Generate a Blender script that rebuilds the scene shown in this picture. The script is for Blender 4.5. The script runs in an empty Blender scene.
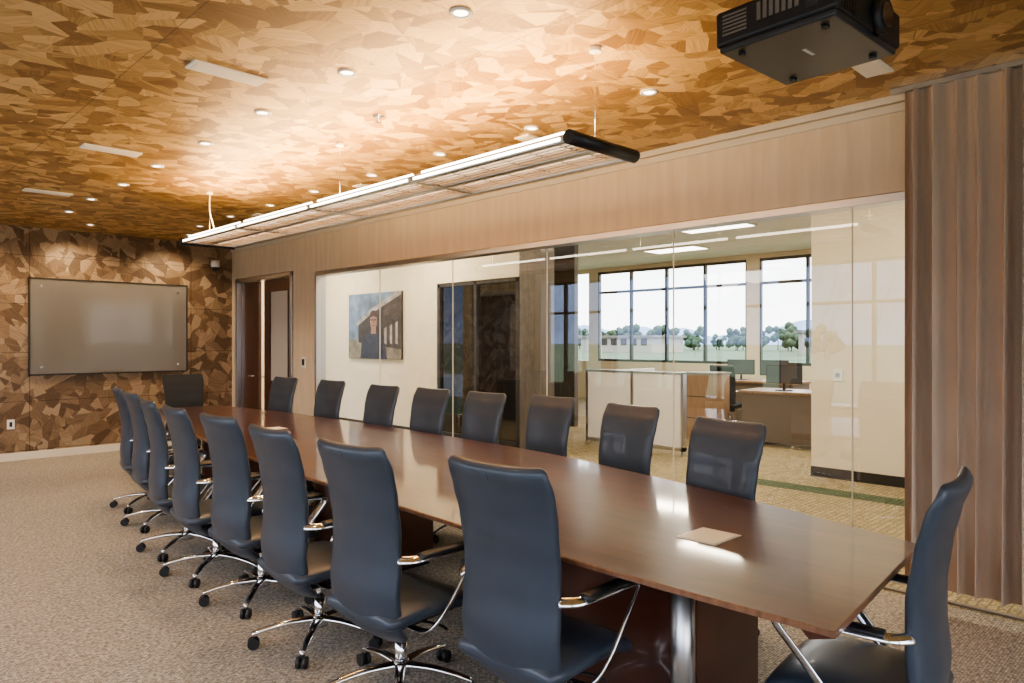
import bpy, bmesh, math, random
from mathutils import Vector, Matrix
random.seed(4)
sc = bpy.context.scene
H = 2.96
XG = 4.61      # glass wall plane
YF = 10.8      # far wall plane
XL, YB = -2.0, -2.6

# ------------------------------------------------------------------ materials
def mat_new(name):
    m = bpy.data.materials.new(name); m.use_nodes = True
    nt = m.node_tree
    return m, nt, nt.nodes["Principled BSDF"]
def N(nt, t, **kw):
    n = nt.nodes.new(t)
    for k, v in kw.items(): setattr(n, k, v)
    return n
def simple(name, col, rough=0.5, metal=0.0, coat=0.0, bump=0.0, bscale=200, spec=0.5, var=0.0, vscale=3, sheen=0):
    m, nt, p = mat_new(name)
    p.inputs["Base Color"].default_value = (*col, 1)
    p.inputs["Roughness"].default_value = rough
    p.inputs["Metallic"].default_value = metal
    p.inputs["Coat Weight"].default_value = coat
    p.inputs["Sheen Weight"].default_value = sheen
    p.inputs["Specular IOR Level"].default_value = spec
    tc = N(nt, "ShaderNodeTexCoord")
    if var > 0:
        no = N(nt, "ShaderNodeTexNoise"); no.inputs["Scale"].default_value = vscale; no.inputs["Detail"].default_value = 5
        nt.links.new(tc.outputs["Object"], no.inputs["Vector"])
        cr = N(nt, "ShaderNodeValToRGB")
        cr.color_ramp.elements[0].position = .3; cr.color_ramp.elements[1].position = .7
        cr.color_ramp.elements[0].color = (*[c*(1-var) for c in col], 1)
        cr.color_ramp.elements[1].color = (*[min(1, c*(1+var)) for c in col], 1)
        nt.links.new(no.outputs["Fac"], cr.inputs[0]); nt.links.new(cr.outputs[0], p.inputs["Base Color"])
    if bump > 0:
        no = N(nt, "ShaderNodeTexNoise"); no.inputs["Scale"].default_value = bscale; no.inputs["Detail"].default_value = 3
        nt.links.new(tc.outputs["Object"], no.inputs["Vector"])
        b = N(nt, "ShaderNodeBump"); b.inputs["Strength"].default_value = bump; b.inputs["Distance"].default_value = .01
        nt.links.new(no.outputs["Fac"], b.inputs["Height"]); nt.links.new(b.outputs[0], p.inputs["Normal"])
    return m
def emis(name, col, s):
    m, nt, p = mat_new(name)
    p.inputs["Base Color"].default_value = (*col, 1)
    p.inputs["Emission Color"].default_value = (*col, 1)
    p.inputs["Emission Strength"].default_value = s
    return m
def glass(name, tint=(.95, .97, .96), boost=1.0, base=0.17):
    """thin sheet glass, Schlick reflection"""
    m = bpy.data.materials.new(name); m.use_nodes = True; nt = m.node_tree
    nt.nodes.clear()
    o = N(nt, "ShaderNodeOutputMaterial"); t = N(nt, "ShaderNodeBsdfTransparent"); g = N(nt, "ShaderNodeBsdfGlossy")
    t.inputs[0].default_value = (*tint, 1); g.inputs["Roughness"].default_value = 0.0
    lw = N(nt, "ShaderNodeLayerWeight"); lw.inputs[0].default_value = .5
    pw = N(nt, "ShaderNodeMath", operation='POWER'); pw.inputs[1].default_value = 5
    ma = N(nt, "ShaderNodeMath", operation='MULTIPLY_ADD'); ma.use_clamp = True
    ma.inputs[1].default_value = boost; ma.inputs[2].default_value = base
    mx = N(nt, "ShaderNodeMixShader")
    nt.links.new(lw.outputs["Facing"], pw.inputs[0]); nt.links.new(pw.outputs[0], ma.inputs[0]); nt.links.new(ma.outputs[0], mx.inputs[0])
    nt.links.new(t.outputs[0], mx.inputs[1]); nt.links.new(g.outputs[0], mx.inputs[2]); nt.links.new(mx.outputs[0], o.inputs[0])
    return m

def chip_mat(name, cols, swap=False, scale=7.5, grid=(1.2, 1.2), gridoff=(0, 0), rough=.42, groove=.45, metal=0.2, grain=.5):
    """angular overlapping wood-chip mosaic (three straight-edged cell layers)"""
    m, nt, p = mat_new(name); L = nt.links.new
    tc = N(nt, "ShaderNodeTexCoord"); sep = N(nt, "ShaderNodeSeparateXYZ"); L(tc.outputs["Object"], sep.inputs[0])
    com = N(nt, "ShaderNodeCombineXYZ")
    L(sep.outputs[0], com.inputs[0]); L(sep.outputs[2 if swap else 1], com.inputs[1])
    def layer(rot, sx, sy, off, s):
        mp = N(nt, "ShaderNodeMapping"); mp.vector_type = 'TEXTURE'
        mp.inputs["Scale"].default_value = (1/sx, 1/sy, 1); mp.inputs["Rotation"].default_value = (0, 0, rot); mp.inputs["Location"].default_value = (off, off*.7, 0)
        L(com.outputs[0], mp.inputs[0])
        vo = N(nt, "ShaderNodeTexVoronoi"); vo.voronoi_dimensions = '2D'; vo.distance = 'EUCLIDEAN'
        vo.inputs["Scale"].default_value = s; vo.inputs["Randomness"].default_value = 1
        L(mp.outputs[0], vo.inputs["Vector"]); return vo
    A = layer(.5, 1, 1.9, 3.1, scale); B = layer(-.65, 1, 2.0, 7.7, scale*1.0); C = layer(1.45, 1, 1.8, 1.9, scale*1.05)
    sC = N(nt, "ShaderNodeSeparateColor"); L(C.outputs["Color"], sC.inputs[0])
    gt = N(nt, "ShaderNodeMath", operation='GREATER_THAN'); gt.inputs[1].default_value = .5; L(sC.outputs[2], gt.inputs[0])
    mxc = N(nt, "ShaderNodeMix"); mxc.data_type = 'RGBA'; L(gt.outputs[0], mxc.inputs["Factor"]); L(A.outputs["Color"], mxc.inputs["A"]); L(B.outputs["Color"], mxc.inputs["B"])
    sB = N(nt, "ShaderNodeSeparateColor"); L(B.outputs["Color"], sB.inputs[0])
    gt2 = N(nt, "ShaderNodeMath", operation='GREATER_THAN'); gt2.inputs[1].default_value = .74; L(sB.outputs[0], gt2.inputs[0])
    mxd = N(nt, "ShaderNodeMix"); mxd.data_type = 'RGBA'; L(gt2.outputs[0], mxd.inputs["Factor"]); L(mxc.outputs["Result"], mxd.inputs["A"]); L(C.outputs["Color"], mxd.inputs["B"])
    sc_ = N(nt, "ShaderNodeSeparateColor"); L(mxd.outputs["Result"], sc_.inputs[0])
    ang = N(nt, "ShaderNodeMath", operation='MULTIPLY'); ang.inputs[1].default_value = 6.28; L(sc_.outputs[0], ang.inputs[0])
    vr = N(nt, "ShaderNodeVectorRotate"); vr.rotation_type = 'Z_AXIS'; L(com.outputs[0], vr.inputs["Vector"]); L(ang.outputs[0], vr.inputs["Angle"])
    mp2 = N(nt, "ShaderNodeMapping"); mp2.inputs["Scale"].default_value = (4, 80, 1); L(vr.outputs[0], mp2.inputs[0])
    no = N(nt, "ShaderNodeTexNoise"); no.noise_dimensions = '2D'; no.inputs["Scale"].default_value = 1; no.inputs["Detail"].default_value = 2
    L(mp2.outputs[0], no.inputs["Vector"])
    ad = N(nt, "ShaderNodeMath", operation='MULTIPLY_ADD'); ad.inputs[1].default_value = grain*1.4; L(no.outputs["Fac"], ad.inputs[0])
    sub = N(nt, "ShaderNodeMath", operation='SUBTRACT'); sub.inputs[1].default_value = grain*.7; L(sc_.outputs[1], sub.inputs[0])
    L(sub.outputs[0], ad.inputs[2])
    cr = N(nt, "ShaderNodeValToRGB"); el = cr.color_ramp.elements
    while len(el) < len(cols): el.new(.5)
    for i, c in enumerate(cols):
        el[i].position = i/(len(cols)-1)*.9+.05; el[i].color = (*c, 1)
    L(ad.outputs[0], cr.inputs[0])
    br = N(nt, "ShaderNodeTexBrick"); br.offset = 0; br.squash = 1
    br.inputs["Scale"].default_value = 1; br.inputs["Brick Width"].default_value = grid[0]; br.inputs["Row Height"].default_value = grid[1]
    br.inputs["Mortar Size"].default_value = .004; br.inputs["Mortar Smooth"].default_value = .1
    br.inputs["Color1"].default_value = (1, 1, 1, 1); br.inputs["Color2"].default_value = (1, 1, 1, 1); br.inputs["Mortar"].default_value = (groove, groove, groove, 1)
    mp3 = N(nt, "ShaderNodeMapping"); mp3.inputs["Location"].default_value = (gridoff[0], gridoff[1], 0); L(com.outputs[0], mp3.inputs[0]); L(mp3.outputs[0], br.inputs["Vector"])
    mx = N(nt, "ShaderNodeMix"); mx.data_type = 'RGBA'; mx.blend_type = 'MULTIPLY'; mx.inputs["Factor"].default_value = 1
    L(cr.outputs[0], mx.inputs["A"]); L(br.outputs["Color"], mx.inputs["B"]); L(mx.outputs["Result"], p.inputs["Base Color"])
    p.inputs["Roughness"].default_value = rough; p.inputs["Metallic"].default_value = metal
    bu = N(nt, "ShaderNodeBump"); bu.inputs["Strength"].default_value = .25; bu.inputs["Distance"].default_value = .004
    L(ad.outputs[0], bu.inputs["Height"]); L(bu.outputs[0], p.inputs["Normal"])
    return m

M_ceil = chip_mat("ceiling_chip", [(.27, .145, .050), (.40, .24, .085), (.56, .36, .140), (.74, .51, .235)], grid=(1.22, 2.44), groove=.6, scale=5.0)
M_far = chip_mat("wall_chip", [(.11, .068, .040), (.17, .108, .063), (.255, .172, .105), (.37, .27, .18)], swap=True, scale=4.6, grid=(2.0, .62), gridoff=(0, -.12), groove=.4, rough=.42)

def carpet(name, c1, c2, sc1=55):
    m, nt, p = mat_new(name); L = nt.links.new
    tc = N(nt, "ShaderNodeTexCoord")
    br = N(nt, "ShaderNodeTexBrick"); br.inputs["Scale"].default_value = sc1
    br.inputs["Brick Width"].default_value = 1.2; br.inputs["Row Height"].default_value = .7; br.inputs["Mortar Size"].default_value = .12; br.inputs["Mortar Smooth"].default_value = .8
    br.inputs["Color1"].default_value = (*c1, 1); br.inputs["Color2"].default_value = (*c2, 1); br.inputs["Mortar"].default_value = (*[c*.5 for c in c1], 1)
    L(tc.outputs["Object"], br.inputs["Vector"])
    no = N(nt, "ShaderNodeTexNoise"); no.inputs["Scale"].default_value = 60; no.inputs["Detail"].default_value = 6; L(tc.outputs["Object"], no.inputs["Vector"])
    cr = N(nt, "ShaderNodeValToRGB"); cr.color_ramp.elements[0].position = .35; cr.color_ramp.elements[1].position = .65
    cr.color_ramp.elements[0].color = (.60, .60, .60, 1); cr.color_ramp.elements[1].color = (1.34, 1.32, 1.29, 1)
    L(no.outputs["Fac"], cr.inputs[0])
    mx = N(nt, "ShaderNodeMix"); mx.data_type = 'RGBA'; mx.blend_type = 'MULTIPLY'; mx.inputs["Factor"].default_value = 1
    L(br.outputs["Color"], mx.inputs["A"]); L(cr.outputs[0], mx.inputs["B"]); L(mx.outputs["Result"], p.inputs["Base Color"])
    p.inputs["Roughness"].default_value = .95; p.inputs["Specular IOR Level"].default_value = .15
    bu = N(nt, "ShaderNodeBump"); bu.inputs["Strength"].default_value = .6; bu.inputs["Distance"].default_value = .004
    L(br.outputs["Fac"], bu.inputs["Height"]); bu.invert = True; L(bu.outputs[0], p.inputs["Normal"])
    return m
M_carpet = carpet("carpet_loop", (.47, .42, .36), (.32, .285, .24))
M_carpet2 = carpet("carpet_office", (.44, .36, .23), (.30, .26, .16), 14)
M_carpet3 = carpet("carpet_green", (.12, .16, .10), (.10, .12, .08), 14)

def wood(name, c1, c2, scale=(2, 40, 2), rough=.25, coat=.5, rotz=0, cr_=.05):
    m, nt, p = mat_new(name); L = nt.links.new
    tc = N(nt, "ShaderNodeTexCoord"); mp = N(nt, "ShaderNodeMapping"); mp.inputs["Scale"].default_value = scale; mp.inputs["Rotation"].default_value = (0, 0, rotz)
    L(tc.outputs["Object"], mp.inputs[0])
    no = N(nt, "ShaderNodeTexNoise"); no.inputs["Scale"].default_value = 1; no.inputs["Detail"].default_value = 6; no.inputs["Distortion"].default_value = .4
    L(mp.outputs[0], no.inputs["Vector"])
    cr = N(nt, "ShaderNodeValToRGB"); cr.color_ramp.elements[0].position = .3; cr.color_ramp.elements[1].position = .72
    cr.color_ramp.elements[0].color = (*c1, 1); cr.color_ramp.elements[1].color = (*c2, 1)
    L(no.outputs["Fac"], cr.inputs[0]); L(cr.outputs[0], p.inputs["Base Color"])
    p.inputs["Roughness"].default_value = rough; p.inputs["Coat Weight"].default_value = coat; p.inputs["Coat Roughness"].default_value = cr_
    return m
M_table = wood("mahogany_top", (.034, .008, .004), (.090, .024, .011), scale=(28, 2.2, 2), rough=.34, coat=.75, cr_=.06)
M_tedge = wood("mahogany_edge", (.16, .075, .04), (.28, .14, .08), rough=.3)
M_tbase = wood("mahogany_base", (.045, .014, .008), (.12, .035, .018), scale=(2, 2, 3), rough=.35)
M_door = wood("door_wood", (.055, .022, .013), (.10, .042, .025), scale=(20, 20, 1.5), rough=.35, coat=.3)
M_beige = wood("wall_veneer", (.66, .545, .395), (.75, .635, .475), scale=(3, 14, 1.5), rough=.6, coat=0)
M_plaster = simple("plaster_cream", (.74, .65, .50), .8, bump=.1, var=.03)
M_white = simple("white_paint", (.80, .78, .74), .7, bump=.08)
M_trim = simple("trim_light", (.70, .63, .52), .5)
M_alu = simple("aluminium", (.62, .62, .62), .3, 1)
M_chrome = simple("chrome", (.85, .85, .87), .12, 1)
M_black = simple("black_plastic", (.018, .018, .02), .4, bump=.1)
M_blackf = simple("black_fabric", (.02, .021, .024), .7, bump=.3)
M_leather = simple("blue_leather", (.043, .056, .076), .38, coat=.14, bump=.10, bscale=350, var=.10, vscale=6)
M_seam = simple("leather_seam", (.012, .016, .024), .6)
M_curtain = simple("curtain_taupe", (.50, .385, .285), .85, bump=.2, bscale=300, var=.05, sheen=.1)
M_glass = glass("clear_glass")
M_glass2 = glass("window_glass", boost=.7, base=0.02, tint=(1, 1, 1))
M_dglass = glass("dark_glass", tint=(.22, .19, .16), boost=1, base=.06)
M_frame = simple("dark_frame", (.05, .045, .04), .4, .6)
M_board = simple("glassboard", (.17, .155, .14), .14, coat=.6, spec=.5)
M_lampw = emis("led_strip", (1, .90, .74), 6)
M_spot = emis("downlight_lens", (1, .88, .70), 4)
M_pan = emis("panel_lens", (1, .95, .86), 4)
M_diff = simple("diffuser_cream", (.92, .86, .74), .6)
M_slat = simple("louver_metal", (.66, .58, .48), .4, .2)
M_conc = wood("column_veneer", (.075, .062, .050), (.13, .108, .086), scale=(25, 25, 2), rough=.5, coat=.1)
M_pan0 = simple("frosted_panel", (.62, .58, .52), .25)
M_taupe = simple("desk_taupe", (.20, .165, .135), .6)

# ------------------------------------------------------------------ mesh helper
class MB:
    def __init__(s): s.bm = bmesh.new(); s.mats = []
    def mi(s, m):
        if m not in s.mats: s.mats.append(m)
        return s.mats.index(m)
    def merge(s, b, m, M=None, smooth=False):
        if M is not None: b.transform(M)
        i = s.mi(m)
        for f in b.faces: f.material_index = i; f.smooth = smooth
        me = bpy.data.meshes.new("t"); b.to_mesh(me); b.free(); s.bm.from_mesh(me); bpy.data.meshes.remove(me)
    def box(s, a, c, m, bev=0, M=None):
        b = bmesh.new(); bmesh.ops.create_cube(b, size=1)
        sz = [abs(c[i]-a[i]) for i in range(3)]; ce = [(c[i]+a[i])/2 for i in range(3)]
        b.transform(Matrix.Translation(ce) @ Matrix.Diagonal((*sz, 1)))
        if bev > 0: bmesh.ops.bevel(b, geom=b.edges[:], offset=bev, segments=3, affect='EDGES', profile=.5)
        s.merge(b, m, M, bev > 0.02)
    def cyl(s, p0, p1, r0, m, r1=None, n=20, smooth=True, caps=True):
        p0 = Vector(p0); p1 = Vector(p1); d = p1-p0; r1 = r0 if r1 is None else r1
        b = bmesh.new(); bmesh.ops.create_cone(b, cap_ends=caps, segments=n, radius1=r0, radius2=r1, depth=d.length)
        s.merge(b, m, Matrix.Translation((p0+p1)/2) @ d.to_track_quat('Z', 'Y').to_matrix().to_4x4(), False)
        if smooth:
            s.bm.faces.ensure_lookup_table()
            for f in s.bm.faces[-(n+2 if caps else n):]:
                if len(f.verts) == 4: f.smooth = True
    def sph(s, c, r, m, sc3=(1, 1, 1), sub=2):
        b = bmesh.new(); bmesh.ops.create_icosphere(b, subdivisions=sub, radius=r)
        s.merge(b, m, Matrix.Translation(c) @ Matrix.Diagonal((*sc3, 1)), True)
    def poly(s, pts, m, thick=None):
        b = bmesh.new(); vs = [b.verts.new(p) for p in pts]; f = b.faces.new(vs)
        if thick:
            r = bmesh.ops.extrude_face_region(b, geom=[f])
            bmesh.ops.translate(b, verts=[v for v in r['geom'] if isinstance(v, bmesh.types.BMVert)], vec=thick)
            bmesh.ops.recalc_face_normals(b, faces=b.faces[:])
        s.merge(b, m)
    def pane(s, x, y0, y1, z0, z1, m): s.poly([(x, y0, z0), (x, y1, z0), (x, y1, z1), (x, y0, z1)], m)
    def rings(s, rs, m, cap=True):
        b = bmesh.new(); V = [[b.verts.new(p) for p in r] for r in rs]; n = len(rs[0])
        for i in range(len(V)-1):
            for j in range(n):
                b.faces.new((V[i][j], V[i][(j+1) % n], V[i+1][(j+1) % n], V[i+1][j]))
        if cap: b.faces.new(V[0]); b.faces.new(V[-1])
        bmesh.ops.recalc_face_normals(b, faces=b.faces[:])
        s.merge(b, m, None, True)
    def tube(s, pts, rx, ry, m, sub=5, n=12, taper=None):
        P = catmull([Vector(p) for p in pts], sub)
        rs = []; side = None
        for i, p in enumerate(P):
            t = (P[min(i+1, len(P)-1)]-P[max(i-1, 0)]).normalized()
            if side is None:
                side = t.cross(Vector((0, 0, 1)))
                if side.length < .1: side = Vector((1, 0, 0))
            side = (side-t*side.dot(t)).normalized(); up = side.cross(t)
            k = 1 if taper is None else taper[0]+(taper[1]-taper[0])*i/(len(P)-1)
            rs.append([p+side*math.cos(a)*rx*k+up*math.sin(a)*ry*k for a in [2*math.pi*j/n for j in range(n)]])
        s.rings(rs, m)
    def obj(s, name, loc=(0, 0, 0), rotz=0):
        me = bpy.data.meshes.new(name); s.bm.to_mesh(me); s.bm.free()
        for m in s.mats: me.materials.append(m)
        o = bpy.data.objects.new(name, me); sc.collection.objects.link(o); o.location = loc; o.rotation_euler = (0, 0, rotz)
        return o
def catmull(P, sub):
    out = []
    for i in range(len(P)-1):
        p0 = P[max(i-1, 0)]; p1 = P[i]; p2 = P[i+1]; p3 = P[min(i+2, len(P)-1)]
        for k in range(sub):
            t = k/sub
            out.append(.5*((2*p1)+(p2-p0)*t+(2*p0-5*p1+4*p2-p3)*t*t+(3*p1-p0-3*p2+p3)*t**3))
    out.append(P[-1]); return out
def interp(tab, x):
    if x <= tab[0][0]: return tab[0][1]
    for (a, va), (b, vb) in zip(tab, tab[1:]):
        if x <= b:
            t = (x-a)/(b-a); t = t*t*(3-2*t)*.5+t*.5
            return va+(vb-va)*t
    return tab[-1][1]
def one(name, fn):
    b = MB(); fn(b); return b.obj(name)

# ------------------------------------------------------------------ room shell
one("floor", lambda b: b.box((XL-.1, YB-.1, -.1), (XG+.0, YF+.1, 0), M_carpet))
one("floor_office", lambda b: (b.box((XG, -6, -.1), (14.6, 18, 0), M_carpet2), b.box((7.1, -5.9, 0), (7.4, 4.1, .002), M_carpet3)))
one("ceiling", lambda b: b.box((XL-.1, YB-.1, H), (XG, YF+.1, H+.15), M_ceil))
one("ceiling_office", lambda b: b.box((XG, -6, 3.38), (14.7, 18, 3.5), M_white))
one("wall_far", lambda b: b.box((XL-.1, YF, 0), (XG, YF+.12, H), M_far))
def fn(b):
    b.box((XL-.1, YB-.12, 0), (XG, YB, .45), M_plaster); b.box((XL-.1, YB-.12, 2.75), (XG, YB, H), M_plaster)
    for x in (XL-.1, 1.2, XG-.3): b.box((x, YB-.12, .45), (x+.3, YB, 2.75), M_plaster)
one("wall_near", fn)
one("baseboard_far", lambda b: b.box((XL, YF-.015, 0), (XG, YF, .10), M_trim, .003))
def fn(b):
    b.box((XL-.15, YB, 0), (XL, YF, .45), M_plaster)
    b.box((XL-.15, YB, 2.75), (XL, YF, H), M_plaster)
    for y in (YB, 1.3, 5.0, 8.7):
        b.box((XL-.15, y, .45), (XL, y+.25, 2.75), M_plaster)
    b.box((XL-.15, YF-.3, .45), (XL, YF, 2.75), M_plaster)
one("wall_left", fn)
def winframe(b, x, ys, z0, z1, mat, tr=None, w=.05):
    for y in ys: b.box((x-.04, y-w/2, z0), (x+.04, y+w/2, z1), mat)
    for z in [z0+w/2, z1-w/2]+([tr] if tr else []): b.box((x-.035, ys[0], z-w/2), (x+.035, ys[-1], z+w/2), mat)
k = 1
for y0, y1 in ((YB+.25, 1.3), (1.55, 5.0), (5.25, 8.7), (8.95, YF-.3)):
    b = MB(); n = 3; ys = [y0+.025+(y1-y0-.05)*i/n for i in range(n+1)]
    winframe(b, XL-.08, ys, .45, 2.75, M_frame, 2.1)
    b.pane(XL-.08, y0, y1, .45, 2.75, M_glass2)
    b.obj("window_%d" % k); k += 1
for x0, x1 in ((XL+.2, 1.2), (1.5, XG-.3)):  # unseen windows behind camera, added to light the chair backs and curtain
    b = MB(); y = YB-.06
    for i in range(4):
        x = x0+.025+(x1-x0-.05)*i/3; b.box((x-.025, y-.04, .45), (x+.025, y+.04, 2.75), M_frame)
    for z in (.475, 2.1, 2.725): b.box((x0, y-.035, z-.025), (x1, y+.035, z+.025), M_frame)
    b.poly([(x0, y, .45), (x1, y, .45), (x1, y, 2.75), (x0, y, 2.75)], M_glass2); b.obj("window_%d" % k); k += 1

one("wall_right", lambda b: b.box((XG, YB-.1, 2.39), (XG+.12, 8.86, 3.4), M_beige))
one("wall_right_head", lambda b: b.box((XG, 8.86, 2.445), (XG+.12, 10.645, 3.4), M_beige))
one("wall_right_pier", lambda b: b.box((XG, 8.275, 0), (XG+.12, 8.86, 2.39), M_beige))
one("wall_right_corner", lambda b: b.box((XG, 10.645, 0), (XG+.12, YF+.12, 3.4), M_beige))
def fn(b):
    b.box((XG-.035, YB, H-.045), (XG, YF, H), M_trim, .004)
    b.box((XG-.02, YB, H-.10), (XG, YF, H-.055), M_trim, .004)
one("trim_1", fn)
def fn(b):
    b.box((XG-.015, YB, 2.335), (XG+.12, 8.27, 2.385), M_alu, .003)
    b.box((XG+.03, YB, 0), (XG+.07, 8.27, .012), M_taupe)
    b.box((XG-.015, 8.225, 0), (XG+.12, 8.27, 2.34), M_alu, .003)
one("trim_2", fn)
def fn(b):
    ys = [8.225, 6.9, 5.6, 4.3, 3.0, 1.7, .4, -.9, YB]
    for a, c in zip(ys, ys[1:]):
        b.pane(XG+.05, c+.003, a-.003, .012, 2.335, M_glass)
        b.box((XG+.046, c-.003, .012), (XG+.056, c+.003, 2.335), M_trim)
one("glass_partition", fn)
def fn(b):
    for y in (8.87, 10.575): b.box((XG-.02, y, 0), (XG+.13, y+.06, 2.435), M_alu, .003)
    b.box((XG-.02, 8.87, 2.38), (XG+.13, 10.635, 2.435), M_alu, .003)
    b.box((XG+.04, 9.98, 0.005), (XG+.085, 10.57, 2.375), M_door)
    b.box((XG+.04, 8.94, .005), (XG+.085, 9.1, 2.375), M_door); b.box((XG+.04, 9.62, .005), (XG+.085, 9.80, 2.375), M_door)
    b.box((XG+.04, 9.1, .005), (XG+.085, 9.62, .95), M_door); b.box((XG+.04, 9.1, 2.2), (XG+.085, 9.62, 2.375), M_door)
    b.box((XG+.055, 9.1, .95), (XG+.07, 9.62, 2.2), M_pan0)
    b.tube([(XG+.04, 9.74, 1.0), (XG-.03, 9.74, 1.0), (XG-.03, 9.64, 1.0)], .01, .01, M_chrome)
    b.tube([(XG+.04, 10.05, 1.0), (XG-.03, 10.05, 1.0), (XG-.03, 10.15, 1.0)], .01, .01, M_chrome)
one("door_1", fn)
one("wall_control_panel", lambda b: (b.box((XG-.012, 8.52, 1.15), (XG, 8.62, 1.30), M_white, .003), b.box((XG-.015, 8.54, 1.19), (XG-.011, 8.60, 1.27), M_frame)))

def fn(b):
    b.box((2.0, YF-.035, 1.07), (3.92, YF-.015, 2.31), M_board, .003)
    for z in (1.065, 2.30): b.box((1.985, YF-.045, z), (3.935, YF-.001, z+.018), M_frame)
    for x in (1.985, 3.92): b.box((x, YF-.045, 1.065), (x+.015, YF-.001, 2.318), M_frame)
    for x in (2.12, 3.8):
        for z in (1.17, 2.21): b.cyl((x, YF-.05, z), (x, YF-.03, z), .018, M_chrome)
one("glass_whiteboard", fn)
one("wall_outlet", lambda b: (b.box((1.76, YF-.012, .40), (1.84, YF, .52), M_white, .003), b.box((1.785, YF-.015, .43), (1.815, YF-.01, .49), M_frame)))
def fn(b):
    b.cyl((4.3, YF-.002, 2.66), (4.3, YF-.14, 2.66), .02, M_white); b.cyl((4.3, YF-.14, 2.60), (4.3, YF-.14, 2.70), .06, M_white); b.sph((4.3, YF-.14, 2.60), .055, M_black)
one("security_camera", fn)

for x, y in ((1.62, 3.85), (1.64, 6.02), (1.66, 8.15), (3.95, 1.37), (3.80, 3.57), (3.83, 5.76), (3.83, 7.9)):
    b = MB(); b.box((x-.20, y-.07, H-.012), (x+.20, y+.07, H), M_diff, .003)
    b.box((x-.18, y-.05, H-.014), (x+.18, y+.05, H-.011), M_diff); b.obj("ceiling_air_vent")
spots = []
for i in range(8):
    for x in (2.06, 3.5): spots.append((x+.02*(i % 2), 2.42+i*.97))
for i, y in enumerate((3.0, 4.9, 6.8, 8.7)): spots.append((.6, y))
def ring(b, x, y, z, r0, r1, h, m):
    n = 24; rs = []
    for (r, zz) in ((r1, z), (r1, z-h), (r0, z-h), (r0*.9, z-.001)):
        rs.append([(x+r*math.cos(2*math.pi*j/n), y+r*math.sin(2*math.pi*j/n), zz) for j in range(n)])
    b.rings(rs, m, cap=False)
def spot(x, y, e, size=100, tilt=0):
    l = bpy.data.lights.new("downlight_bulb", 'SPOT'); l.energy = e; l.spot_size = math.radians(size); l.spot_blend = .8; l.color = (1, .76, .48); l.shadow_soft_size = .04
    o = bpy.data.objects.new("downlight_bulb", l); o.location = (x, y, H-.03); o.rotation_euler = (tilt, 0, 0); sc.collection.objects.link(o)
for x, y in spots:
    b = MB(); ring(b, x, y, H, .036, .052, .008, M_white)
    b.cyl((x, y, H-.004), (x, y, H-.001), .033, M_spot); b.obj("recessed_downlight")
    spot(x, y, 27)
for x in (1.3, 2.5, 3.7):
    b = MB(); ring(b, x, 10.05, H, .036, .052, .008, M_white)
    b.cyl((x, 10.05, H-.004), (x, 10.05, H-.001), .033, M_spot); b.obj("recessed_downlight")
    spot(x, 10.05, 52, 110, math.radians(28))
def fn(b):
    b.cyl((2.62, 3.9, H), (2.62, 3.9, H-.006), .035, M_chrome); b.cyl((2.62, 3.9, H-.006), (2.62, 3.9, H-.04), .008, M_chrome); b.cyl((2.62, 3.9, H-.04), (2.62, 3.9, H-.043), .02, M_chrome)
one("fire_sprinkler", fn)

# ------------------------------------------------------------------ suspended louver light
FX0, FX1, FY0, FY1, FZ = 2.54, 3.02, 2.22, 7.05, 2.455
def fn(b):
    x0, x1, y0, y1, z = FX0, FX1, FY0, FY1, FZ
    xm = (x0+x1)/2
    for x in (x0, x1): b.box((x-.012, y0, z-.018), (x+.012, y1, z+.02), M_alu, .004)
    b.box((xm-.02, y0, z-.012), (xm+.02, y1, z+.02), M_alu, .004)
    seg = [y0+(y1-y0)*i/4 for i in range(5)]
    for y in seg: b.box((x0, y-.018, z-.015), (x1, y+.018, z+.02), M_alu, .003)
    for i in range(1, 6):
        for xa in (x0, xm):
            x = xa+i*(x1-x0)/2/6
            b.box((x-.005, y0, z-.008), (x+.005, y1, z+.010), M_slat)
    n = 24
    for i in range(n):
        y = y0+(y1-y0)*(i+.5)/n; b.box((x0, y-.003, z-.004), (x1, y+.003, z+.008), M_slat)
    for i in range(4):
        b.box((x0-.016, seg[i]+.03, z-.007), (x0-.0122, seg[i+1]-.03, z+.008), M_lampw)
        for xx in (x0+.04, xm+.0, x1-.04): b.cyl((xx, seg[i]+.05, z+.04), (xx, seg[i+1]-.05, z+.04), .012, M_lampw, n=10)
    for y in (y0-.03, y1+.03):
        b.cyl((x0-.02, y, z), (x1+.02, y, z), .034, M_black)
    for y in (y0+.02, (y0+y1)/2, y1-.02):
        b.cyl((xm, y, z+.02), (xm, y, H-.02), .0025, M_chrome, n=6); b.cyl((xm, y, H-.025), (xm, y, H), .03, M_white)
    b.tube([(xm, y1-.03, H-.02), (xm-.01, y1-.05, H-.2), (xm+.05, y1-.0, z+.15), (xm+.02, y1-.03, z+.02)], .006, .006, M_white)
one("pendant_light", fn)
for i in range(4):
    l = bpy.data.lights.new("pendant_uplight", 'AREA'); l.shape = 'RECTANGLE'; l.size = .4; l.size_y = 1.15; l.energy = 23; l.color = (1, .64, .27)
    o = bpy.data.objects.new("pendant_uplight", l); o.location = (2.78, 2.83+i*1.208, 2.53); o.rotation_euler = (math.pi, 0, 0); sc.collection.objects.link(o)

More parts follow.
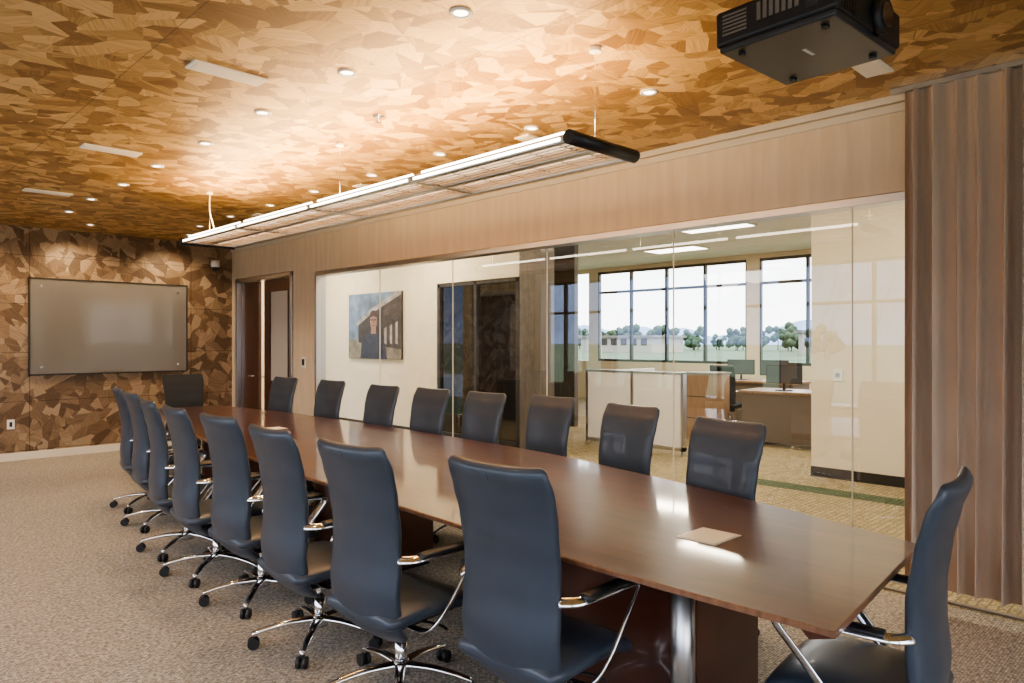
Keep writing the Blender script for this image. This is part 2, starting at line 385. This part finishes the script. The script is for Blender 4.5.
# ------------------------------------------------------------------ projector
M_proj = simple("projector_shell", (.035, .037, .042), .35, coat=.2)
M_lens = simple("lens_glass", (.01, .01, .02), .03, coat=1)
def fn(b):
    x0, x1, y0, y1, z0, z1 = -.27, .27, -.235, .235, 0, .155
    b.box((x0, y0, z0+.02), (x1, y1, z1), M_black, .015); b.box((x0+.012, y0+.012, z0), (x1-.012, y1-.012, z0+.04), M_proj, .008)
    for i in range(7): b.box((x0-.003, -.10+i*.024, .07), (x0+.004, -.085+i*.024, .135), M_taupe)
    b.box((x0-.003, -.17, .05), (x0+.004, -.125, .125), M_proj)
    for i in range(6): b.box((x0-.003, .10, .055+i*.014), (x0+.004, .20, .062+i*.014), M_taupe)
    b.cyl((.06, y0+.01, .08), (.06, y0-.03, .08), .065, M_black, n=32); b.cyl((.06, y0-.03, .08), (.06, y0-.034, .08), .045, M_lens, n=32)
    for i in range(5): b.box((-.22+i*.02, y0-.002, .03), (-.208+i*.02, y0+.004, .12), M_frame)
    b.box((-.06, -.02, -.001), (.02, -.006, .002), M_white)
    for x in (-.2, .2):
        for y in (-.16, .16): b.cyl((x, y, .002), (x, y, -.012), .014, M_black)
    b.box((-.09, -.09, z1), (.09, .09, z1+.02), M_black, .004); b.cyl((0, 0, z1), (0, 0, H-2.6), .022, M_black); b.cyl((0, 0, H-2.6-.015), (0, 0, H-2.6), .08, M_black)
o = one("ceiling_projector", fn); o.location = (2.73, 1.16, 2.6); o.rotation_euler = (0, 0, math.radians(-3))

# ------------------------------------------------------------------ curtain
def fn(b):
    bm = bmesh.new(); y0, y1 = 1.335, -.55; n = 800; zs = [2.93, 2.86, 2.6, 2.3, 2.0, 1.7, 1.4, 1.1, .8, .6, .4, .25, .12]
    rows = []
    for zi, z in enumerate(zs):
        k = (2.93-z)/2.81; row = []
        for i in range(n+1):
            t = i/n; y = y0+(y1-y0)*t
            ph = t*2*math.pi*20+1.5*math.sin(t*19)+.8*math.sin(t*41)+.5*k*math.sin(t*30+k)
            a = (.026+.020*k)*(1+.45*math.sin(t*23+1+.8*k))
            x = XG-.14+a*math.sin(ph)+.008*math.sin(2*ph+1)+.010*math.sin(t*9+k*1.5)
            row.append(bm.verts.new((x, y+.015*math.cos(ph)*(.5+k), z)))
        rows.append(row)
    for r, s in zip(rows, rows[1:]):
        for i in range(n): bm.faces.new((r[i], r[i+1], s[i+1], s[i]))
    b.merge(bm, M_curtain, None, True)
    b.box((XG-.15, YB+.1, 2.93), (XG-.11, 1.42, 2.958), M_alu)
one("curtain", fn)

# ------------------------------------------------------------------ table
L_e = [(.74, 1.915), (1.6, 1.90), (2.6, 1.94), (4, 2.02), (5.5, 2.17), (7, 2.42), (8.62, 2.80)]
R_e = [(.84, 2.975), (1.7, 3.235), (2.7, 3.48), (3.6, 3.62), (5, 3.68), (6.5, 3.68), (7.6, 3.62), (8.55, 3.5)]
outl = [Vector((x, y, 0)) for y, x in L_e]; outl = catmull(outl, 6)
outr = [Vector((x, y, 0)) for y, x in R_e]; outr = catmull(outr, 6)
outline = outl+outr[::-1]
cen = sum(outline, Vector())/len(outline)
def inset(o, d):
    r = []
    n = len(o)
    for i in range(n):
        a = o[i-1]; c = o[(i+1) % n]; t = (c-a).normalized(); nn = Vector((t.y, -t.x, 0))
        if nn.dot(cen-o[i]) < 0: nn = -nn
        r.append(o[i]+nn*d)
    return r
def fn(b):
    R = [([Vector((p.x, p.y, .74)) for p in inset(outline, .004)]), ([Vector((p.x, p.y, .736)) for p in outline]),
         ([Vector((p.x, p.y, .722)) for p in outline]), ([Vector((p.x, p.y, .70)) for p in inset(outline, .07)])]
    def prism(r0, r1, m):
        bm = bmesh.new(); A = [bm.verts.new(p) for p in r0]; B = [bm.verts.new(p) for p in r1]; n = len(A)
        for i in range(n): bm.faces.new((A[i], A[(i+1) % n], B[(i+1) % n], B[i]))
        b.merge(bm, m)
    prism(R[0], R[1], M_tedge); prism(R[1], R[2], M_tedge); prism(R[2], R[3], M_table)
    b.poly(R[0], M_table); b.poly(R[3][::-1], M_tbase)
    for (x, y) in ((2.50, 1.45), (2.88, 5.9)):
        b.box((x-.10, y-.085, .738), (x+.10, y+.085, .743), M_alu, .001); b.box((x-.09, y-.075, .742), (x+.09, y+.075, .7445), M_trim)
    for (x, y) in ((2.5, 1.75), (2.76, 4.2), (2.98, 6.8)):
        b.box((x-.22, y-.38, .02), (x+.25, y+.38, .70), M_tbase, .004); b.box((x-.2, y-.36, 0), (x+.23, y+.36, .03), M_black)
        for dy in (-.36, .36): b.cyl((x-.28, y+dy, 0), (x-.28, y+dy, .70), .043, M_alu, n=28)
        b.box((x-.3, y-.42, .675), (x+.3, y+.42, .70), M_black)
one("conference_table", fn)

# ------------------------------------------------------------------ chair
def ellring(c, rx, up, a, bb, n=44, e=3.2, bend=0, groove=0.0):
    out = []
    for j in range(n):
        th = 2*math.pi*(j+.5)/n; ct, st = math.cos(th), math.sin(th)
        u = math.copysign(abs(ct)**(2/e), ct); v = math.copysign(abs(st)**(2/e), st)
        x = a*u; y = bb*v
        if groove and abs(x) < .016: y *= (1-groove)
        out.append(c+rx*x+up*(y+bend*u*u))
    return out
def build_chair(leather, name):
    b = MB()
    z0, z1 = .285, 1.070
    prof = [(.285, -.125), (.33, -.175), (.40, -.205), (.50, -.215), (.62, -.205), (.74, -.205), (.88, -.225), (.98, -.25), (1.07, -.285)]
    wid = [(.285, .175), (.34, .205), (.42, .224), (.55, .224), (.68, .220), (.84, .226), (.96, .236), (1.03, .236), (1.07, .228)]
    thk = [(.285, .02), (.42, .034), (.7, .032), (.98, .027), (1.07, .022)]
    rs = []; zs = []; sf = []; sb = []
    for i in range(34): zs.append((z0+(z1-z0)*i/33, 1, 1))
    seq = [(z0-.012, .82, .25), (z0-.008, .93, .7)]+zs+[(z1+.008, .965, .8), (z1+.014, .92, .45), (z1+.016, .86, .15)]
    for z, kw, kt in seq:
        y = interp(prof, z); dy = interp(prof, z+.02)-interp(prof, z-.02)
        if z > z1-.025: dy = -.014
        up = Vector((0, 1, -dy/.04)).normalized()
        T = interp(thk, z)*kt
        rs.append(ellring(Vector((0, y, z)), Vector((1, 0, 0)), up, interp(wid, z)*kw, T, bend=.022, groove=.22))
        if kt == 1: sf.append(Vector((0, y, z))+up*(T*.80)); sb.append(Vector((0, y, z))-up*(T*.80))
    b.rings(rs, leather)
    b.tube(sf, .0035, .0045, M_seam, sub=1, n=6); b.tube(sb, .0035, .0045, M_seam, sub=1, n=6)
    rs = []
    ys = [-.235, -.228, -.21]+[-.19+.41*i/12 for i in range(13)]+[.235, .245, .25]
    ks = [(.86, .3), (.93, .7), (.97, .92)]+[(1, 1)]*13+[(.98, .9), (.95, .65), (.9, .25)]
    for y, (kw, kt) in zip(ys, ks):
        drop = .045*max(0, (y-.08)/.17)**2+.012*max(0, (-y-.05)/.18)
        w = .232+.012*math.cos(y*6)
        rs.append(ellring(Vector((0, y, .40-drop)), Vector((1, 0, 0)), Vector((0, 0, 1)), w*kw, .043*kt, e=3, bend=.006, groove=.1))
    b.rings(rs, leather)
    b.box((-.17, -.16, .343), (.17, .16, .367), M_black, .01); b.box((-.07, -.12, .285), (.07, .10, .347), M_black, .012)
    b.tube([(.08, .02, .315), (.2, .04, .32), (.25, .04, .315)], .006, .006, M_black)
    b.cyl((0, 0, .10), (0, 0, .22), .027, M_chrome); b.cyl((0, 0, .22), (0, 0, .30), .018, M_chrome)
    b.cyl((0, 0, .075), (0, 0, .135), .042, M_chrome, r1=.032, n=24)
    for i in range(5):
        a = math.radians(90+72*i+12); d = Vector((math.cos(a), math.sin(a), 0))
        b.tube([d*.02+Vector((0, 0, .112)), d*.14+Vector((0, 0, .108)), d*.25+Vector((0, 0, .090)), d*.315+Vector((0, 0, .072))], .023, .013, M_chrome, taper=(1.15, .62))
        c = d*.31; s = Vector((-d.y, d.x, 0))
        b.cyl(c+Vector((0, 0, .055)), c+Vector((0, 0, .078)), .011, M_chrome, n=10)
        for k in (-1, 1):
            b.cyl(c+s*k*.008+Vector((0, 0, .0275))+d*.004, c+s*k*.024+Vector((0, 0, .0275))+d*.004, .0275, M_black, n=16)
        b.box(c-Vector((.011, .011, 0))+Vector((0, 0, .03)), c+Vector((.011, .011, .06)), M_black, .003)
    for k in (-1, 1):
        b.tube([(.10*k, -.06, .328), (.20*k, -.06, .328), (.262*k, -.05, .346), (.288*k, .01, .42), (.292*k, .10, .53), (.292*k, .175, .615), (.29*k, .175, .640), (.288*k, .13, .648), (.285*k, -.02, .650), (.275*k, -.14, .648), (.222*k, -.19, .643)], .019, .0075, M_chrome, sub=5)
        b.tube([(.29*k, .16, .658), (.288*k, .08, .661), (.285*k, -.04, .662), (.28*k, -.13, .658)], .028, .012, M_black, sub=4)
    return b.obj(name)
c0 = build_chair(M_leather, "conference_chair")
chairs = [  # topx, topy, facing deg
    (1.64, 1.78, 3), (1.53, 2.52, 3), (1.54, 3.25, -2), (1.60, 4.00, 1), (1.61, 4.70, -4), (1.67, 5.38, -8), (1.82, 6.25, -6), (1.94, 7.02, -10),
    (3.45, 1.86, 168), (3.81, 2.74, 172), (4.00, 3.6, 175), (3.92, 4.25, 178), (3.92, 4.95, 180), (3.86, 5.6, 181), (3.96, 6.7, 183), (3.92, 7.66, 186),
    (2.50, .585, 96)]
for i, (tx, ty, a) in enumerate(chairs):
    o = c0 if i == 0 else bpy.data.objects.new("conference_chair", c0.data)
    if i: sc.collection.objects.link(o)
    r = math.radians(a); o.location = (tx+.29*math.cos(r), ty+.29*math.sin(r), 0); o.rotation_euler = (0, 0, r-math.pi/2)
cb = build_chair(M_blackf, "conference_chair")
cb.location = (3.30, 8.98, 0); cb.rotation_euler = (0, 0, math.radians(-95)-math.pi/2)

# ------------------------------------------------------------------ office beyond glass
one("wall_corridor", lambda b: b.box((7.0, 8.8, 0), (7.15, 13.0, 3.38), M_plaster))
one("wall_corridor_head", lambda b: b.box((7.0, 6.98, 2.4), (7.15, 8.8, 3.38), M_plaster))
one("baseboard_corridor", lambda b: b.box((6.985, 8.8, 0), (7.0, 13, .1), M_frame))
one("wall_corridor_end", lambda b: b.box((4.6, 13, 0), (14.6, 13.15, 3.38), M_plaster))
def fn(b):
    for y in (7.02, 7.9, 8.76): b.box((7.0, y-.03, 0), (7.09, y+.03, 2.39), M_frame)
    b.box((7.0, 7, 2.34), (7.09, 8.79, 2.39), M_frame); b.box((7.0, 7, 0), (7.09, 8.79, .1), M_frame)
    b.pane(7.04, 7, 8.78, .1, 2.34, M_dglass)
one("window_20", fn)
one("wall_meeting_back", lambda b: b.box((9.6, 8.2, 0), (9.7, 13, 3.38), M_conc))
one("structural_column", lambda b: b.box((6.98, 6.56, 0), (7.26, 6.96, 3.38), M_conc, .006))
one("wall_office_near", lambda b: b.box((8.0, -6, 0), (8.15, 3.36, 3.38), M_plaster))
one("baseboard_office", lambda b: b.box((7.985, -6, 0), (8.0, 3.36, .11), M_frame))
one("light_switch", lambda b: (b.box((7.988, 3.02, 1.07), (8.0, 3.12, 1.2), M_white, .003), b.box((7.982, 3.05, 1.11), (7.99, 3.09, 1.16), M_alu)))
def fn(b):
    b.box((14.5, -6, 0), (14.65, 18, 1.0), M_plaster); b.box((14.5, -6, 3.28), (14.65, 18, 3.4), M_plaster)
    for y in (-6, -1.6, 2.8, 7.2, 11.6): b.box((14.5, y, 1), (14.65, y+.3, 3.28), M_plaster)
one("wall_office_window", fn)
for y0 in (-1.3, 3.1, 7.5):
    b = MB(); ys = [y0+4.1*i/4 for i in range(5)]
    winframe(b, 14.55, ys, 1.0, 3.28, M_frame, 2.75, .06)
    b.pane(14.55, y0, y0+4.1, 1, 3.28, M_glass2); b.obj("window_%d" % k); k += 1
one("wall_office_side", lambda b: b.box((4.6, -6.1, 0), (14.6, -6, 3.38), M_plaster))
for x, y in ((6.2, 2.0), (6.2, 5.2), (6, 8.6), (10.5, 3.0), (10.5, 6.0), (12.8, 4.5), (5.9, 11.4), (12.5, 8)):
    b = MB(); b.box((x-.3, y-.6, 3.35), (x+.3, y+.6, 3.38), M_white); b.box((x-.27, y-.57, 3.345), (x+.27, y+.57, 3.352), M_pan); b.obj("ceiling_light_panel")
    l = bpy.data.lights.new("office_lamp", 'AREA'); l.shape = 'RECTANGLE'; l.size = .5; l.size_y = 1.1; l.energy = 50; l.color = (1, .84, .62)
    o = bpy.data.objects.new("office_lamp", l); o.location = (x, y, 3.34); sc.collection.objects.link(o)

def fn(b):
    y0, y1, z0, z1 = 9.69, 11.3, 1.2, 2.34; W = y1-y0; Hh = z1-z0
    P = lambda a, c, d: (6.965-d, y1-a*W, z0+c*Hh)
    b.box((6.965, y0, z0), (6.999, y1, z1), M_frame)
    S = simple("art_sky", (.14, .21, .31), .6, var=.5, vscale=4); B = simple("art_barn", (.03, .028, .03), .6, var=.5, vscale=9); Wt = simple("art_roof", (.30, .28, .27), .6, var=.4, vscale=8)
    G = simple("art_ground", (.20, .18, .14), .6, var=.4, vscale=7); Nv = simple("art_navy", (.018, .028, .055), .6, var=.4, vscale=12); Sk = simple("art_skin", (.30, .17, .12), .6, var=.2, vscale=15); Hr = simple("art_cap", (.05, .022, .018), .6)
    def q(pts, m, d): b.poly([P(x, y, d) for x, y in pts], m, (-.001, 0, 0))
    q([(0, 0), (1, 0), (1, 1), (0, 1)], S, .001)
    q([(0, 0), (1, 0), (1, .25), (0, .3)], G, .0025)
    q([(.20, .25), (.20, .55), (.45, .72), (1, 1), (1, .15)], B, .004)
    q([(.14, .54), (.45, .76), (.93, 1), (1, 1), (1, .95), (.46, .69), (.18, .50)], Wt, .0055)
    for i in range(3): q([(.70+.10*i, .24), (.70+.10*i, .46+.04*i), (.74+.10*i, .48+.04*i), (.74+.10*i, .22)], Wt, .0055)
    q([(.24, 0), (.27, .24), (.34, .36), (.44, .41), (.56, .41), (.66, .34), (.72, .2), (.75, 0)], Nv, .007)
    q([(.45, .38), (.55, .38), (.54, .50), (.46, .50)], Sk, .0083)
    q([(.50+.066*math.cos(t*.314), .57+.125*math.sin(t*.314)) for t in range(20)], Sk, .0085)
    q([(.425, .62), (.435, .69), (.47, .735), (.53, .735), (.565, .69), (.575, .62), (.50, .65)], Hr, .010)
    q([(.455, .58), (.49, .58), (.49, .605), (.455, .605)], Nv, .010); q([(.51, .58), (.545, .58), (.545, .605), (.51, .605)], Nv, .010)
    q([(.495, .535), (.507, .535), (.505, .58), (.497, .58)], Hr, .010); q([(.48, .50), (.525, .50), (.525, .51), (.48, .51)], Hr, .010)
one("portrait_painting", fn)

def fn(b):
    for y0, y1 in ((5.1, 5.88), (5.9, 6.7)):
        b.box((8.13, y0, .1), (8.19, y1, 1.07), M_white, .006)
    b.box((8.12, 5.08, 1.065), (8.20, 6.72, 1.095), M_alu, .004); b.box((8.12, 5.08, .06), (8.20, 6.72, .11), M_alu)
    for y in (5.1, 5.9, 6.7): b.box((8.12, y-.02, 0), (8.20, y+.02, 1.09), M_alu)
    b.box((8.2, 6.66, .1), (9.8, 6.72, 1.07), M_white, .006)
one("cubicle_partition", fn)
M_tan = wood("desk_maple", (.26, .16, .09), (.38, .25, .15), rough=.4, coat=.2)
M_scr = simple("monitor_screen", (.06, .07, .09), .6)
def desk(x, y, rot=0):
    b = MB()
    b.box((-.4, -.85, .74), (.4, .85, .78), M_tan, .006)
    b.box((-.36, -.8, .04), (-.32, .8, .74), M_taupe); b.box((-.34, -.82, 0), (.36, -.78, .74), M_taupe); b.box((-.34, .78, 0), (.36, .82, .74), M_taupe)
    b.box((-.05, .35, .02), (.34, .77, .72), M_taupe, .004)
    for z in (.26, .5): b.box((.34, .37, z), (.345, .75, z+.01), M_alu)
    b.obj("office_desk", (x, y, 0), rot)
    for yy in (-.35, .3):
        b = MB(); b.box((-.015, -.25, .10), (.015, .25, .38), M_blackf, .005); b.box((-.018, -.235, .115), (-.012, .235, .365), M_scr); b.cyl((.02, 0, .01), (.02, 0, .2), .02, M_black); b.box((-.09, -.12, 0), (.09, .12, .012), M_black, .003)
        c, s = math.cos(rot), math.sin(rot); b.obj("computer_monitor", (x-.05*c-yy*s, y+yy*c-.05*s, .78), rot+.3)
desk(10.3, 4.4, .1); desk(12.6, 3.4, 0); desk(12.6, 6.3, 0)
for x, y, a in ((11.25, 4.4, 90), (11.55, 6.3, -90)):
    o = bpy.data.objects.new("task_chair", cb.data); sc.collection.objects.link(o); o.location = (x, y, 0); o.rotation_euler = (0, 0, math.radians(a))
def fn(b):
    b.box((9.6, 5.5, 0), (10.1, 6.05, 1.0), M_tan, .005); b.box((9.58, 5.48, 1.0), (10.12, 6.07, 1.03), M_taupe, .004)
    for z in (.33, .66): b.box((9.595, 5.53, z), (9.6, 6.02, z+.012), M_frame)
one("filing_cabinet", fn)

# ------------------------------------------------------------------ outdoors
M_grass = simple("grass", (.085, .115, .040), .9, var=.3, vscale=.1)
M_asph = simple("asphalt", (.35, .34, .32), .9)
M_mtn = simple("mountain_haze", (.26, .31, .40), 1, var=.2, vscale=.03)  # blue-grey distance haze painted into the mountain colour
M_leaf = simple("foliage", (.05, .08, .035), .9, var=.3, vscale=2)
M_bld = simple("building_stucco", (.40, .34, .27), .9)
one("ground_lawn", lambda b: b.box((-900, -900, -.6), (900, 900, -.5), M_grass))
one("ground_road", lambda b: (b.box((36, -300, -.49), (42, 300, -.47), M_asph), b.box((-14, -60, -.49), (-2.4, 60, -.47), M_asph), b.box((-14, -20, -.49), (10, -7, -.465), M_asph)))
b = MB()
for sgn, hk in ((1, .25), (-1, 1.5)):
    bm = bmesh.new(); n = 220; prev = None
    for i in range(n+1):
        y = -700+1400*i/n
        h = hk*(55+22*math.sin(i*.11)+12*math.sin(i*.31+1)+7*math.sin(i*.83)+4*random.random())
        vs = [bm.verts.new((sgn*420, y, -1)), bm.verts.new((sgn*(470+6*random.random()), y, h*.5+4*hk*random.random())), bm.verts.new((sgn*520, y, h))]
        if prev:
            for a in range(2): bm.faces.new((prev[a], vs[a], vs[a+1], prev[a+1]))
        prev = vs
    b.merge(bm, M_mtn)
b.obj("mountain_range")
def tree_row(name, x, ys, s):
    b = MB()
    for y in ys:
        xx = x+random.uniform(-9, 9); h = s*random.uniform(.6, 1.3)
        b.cyl((xx, y, -.5), (xx, y, h*.6), .12, M_tbase, n=6)
        for _ in range(12): b.sph((xx+random.uniform(-1, 1)*h*.35, y+random.uniform(-1, 1)*h*.45, h*random.uniform(.15, .9)), h*random.uniform(.13, .22), M_leaf, sub=1)
    b.obj(name)
tree_row("tree_row", 150, [random.uniform(-60, 200) for _ in range(170)], 4.4)
tree_row("tree_row", -70, [random.uniform(-60, 60) for _ in range(24)], 4.0)
def fn(b):
    for (y, w_, h) in ((34, 12, 2.8), (72, 16, 2.2)):
        b.box((105, y, -.5), (115, y+w_, h), M_bld); b.box((104.5, y-.5, h), (115.5, y+w_+.5, h+.4), M_taupe)
        for i in range(int(w_/2.4)): b.box((104.95, y+1+i*2.2, .8), (105, y+2.3+i*2.2, 2.0), M_frame)
one("distant_building", fn)

w = bpy.data.worlds.new("World"); sc.world = w; w.use_nodes = True; nt = w.node_tree
bg = nt.nodes["Background"]; tc = N(nt, "ShaderNodeTexCoord"); sp = N(nt, "ShaderNodeSeparateXYZ"); cr = N(nt, "ShaderNodeValToRGB")
cr.color_ramp.elements[0].color = (1, .98, .98, 1); cr.color_ramp.elements[1].color = (.5, .65, .92, 1); cr.color_ramp.elements[1].position = .7
nt.links.new(tc.outputs["Generated"], sp.inputs[0]); nt.links.new(sp.outputs[2], cr.inputs[0]); nt.links.new(cr.outputs[0], bg.inputs[0])
bg.inputs[1].default_value = 3.6
l = bpy.data.lights.new("sun", 'SUN'); l.energy = 3.0; l.angle = .01; o = bpy.data.objects.new("sun", l); o.rotation_euler = (math.radians(22), math.radians(5), 0); sc.collection.objects.link(o); o.location = (0, 0, 30)

cam = bpy.data.cameras.new("camera"); cam.lens = 715/1024*36; cam.sensor_width = 36; cam.clip_end = 2000; cam.clip_start = .05
o = bpy.data.objects.new("camera", cam); sc.collection.objects.link(o); o.location = (0, 0, 1.5); o.rotation_euler = (math.pi/2, 0, math.radians(-44.5))
sc.camera = o
sc.view_settings.view_transform = 'AgX'
try: sc.view_settings.look = 'AgX - Medium High Contrast'
except Exception: pass
sc.view_settings.exposure = 0.7
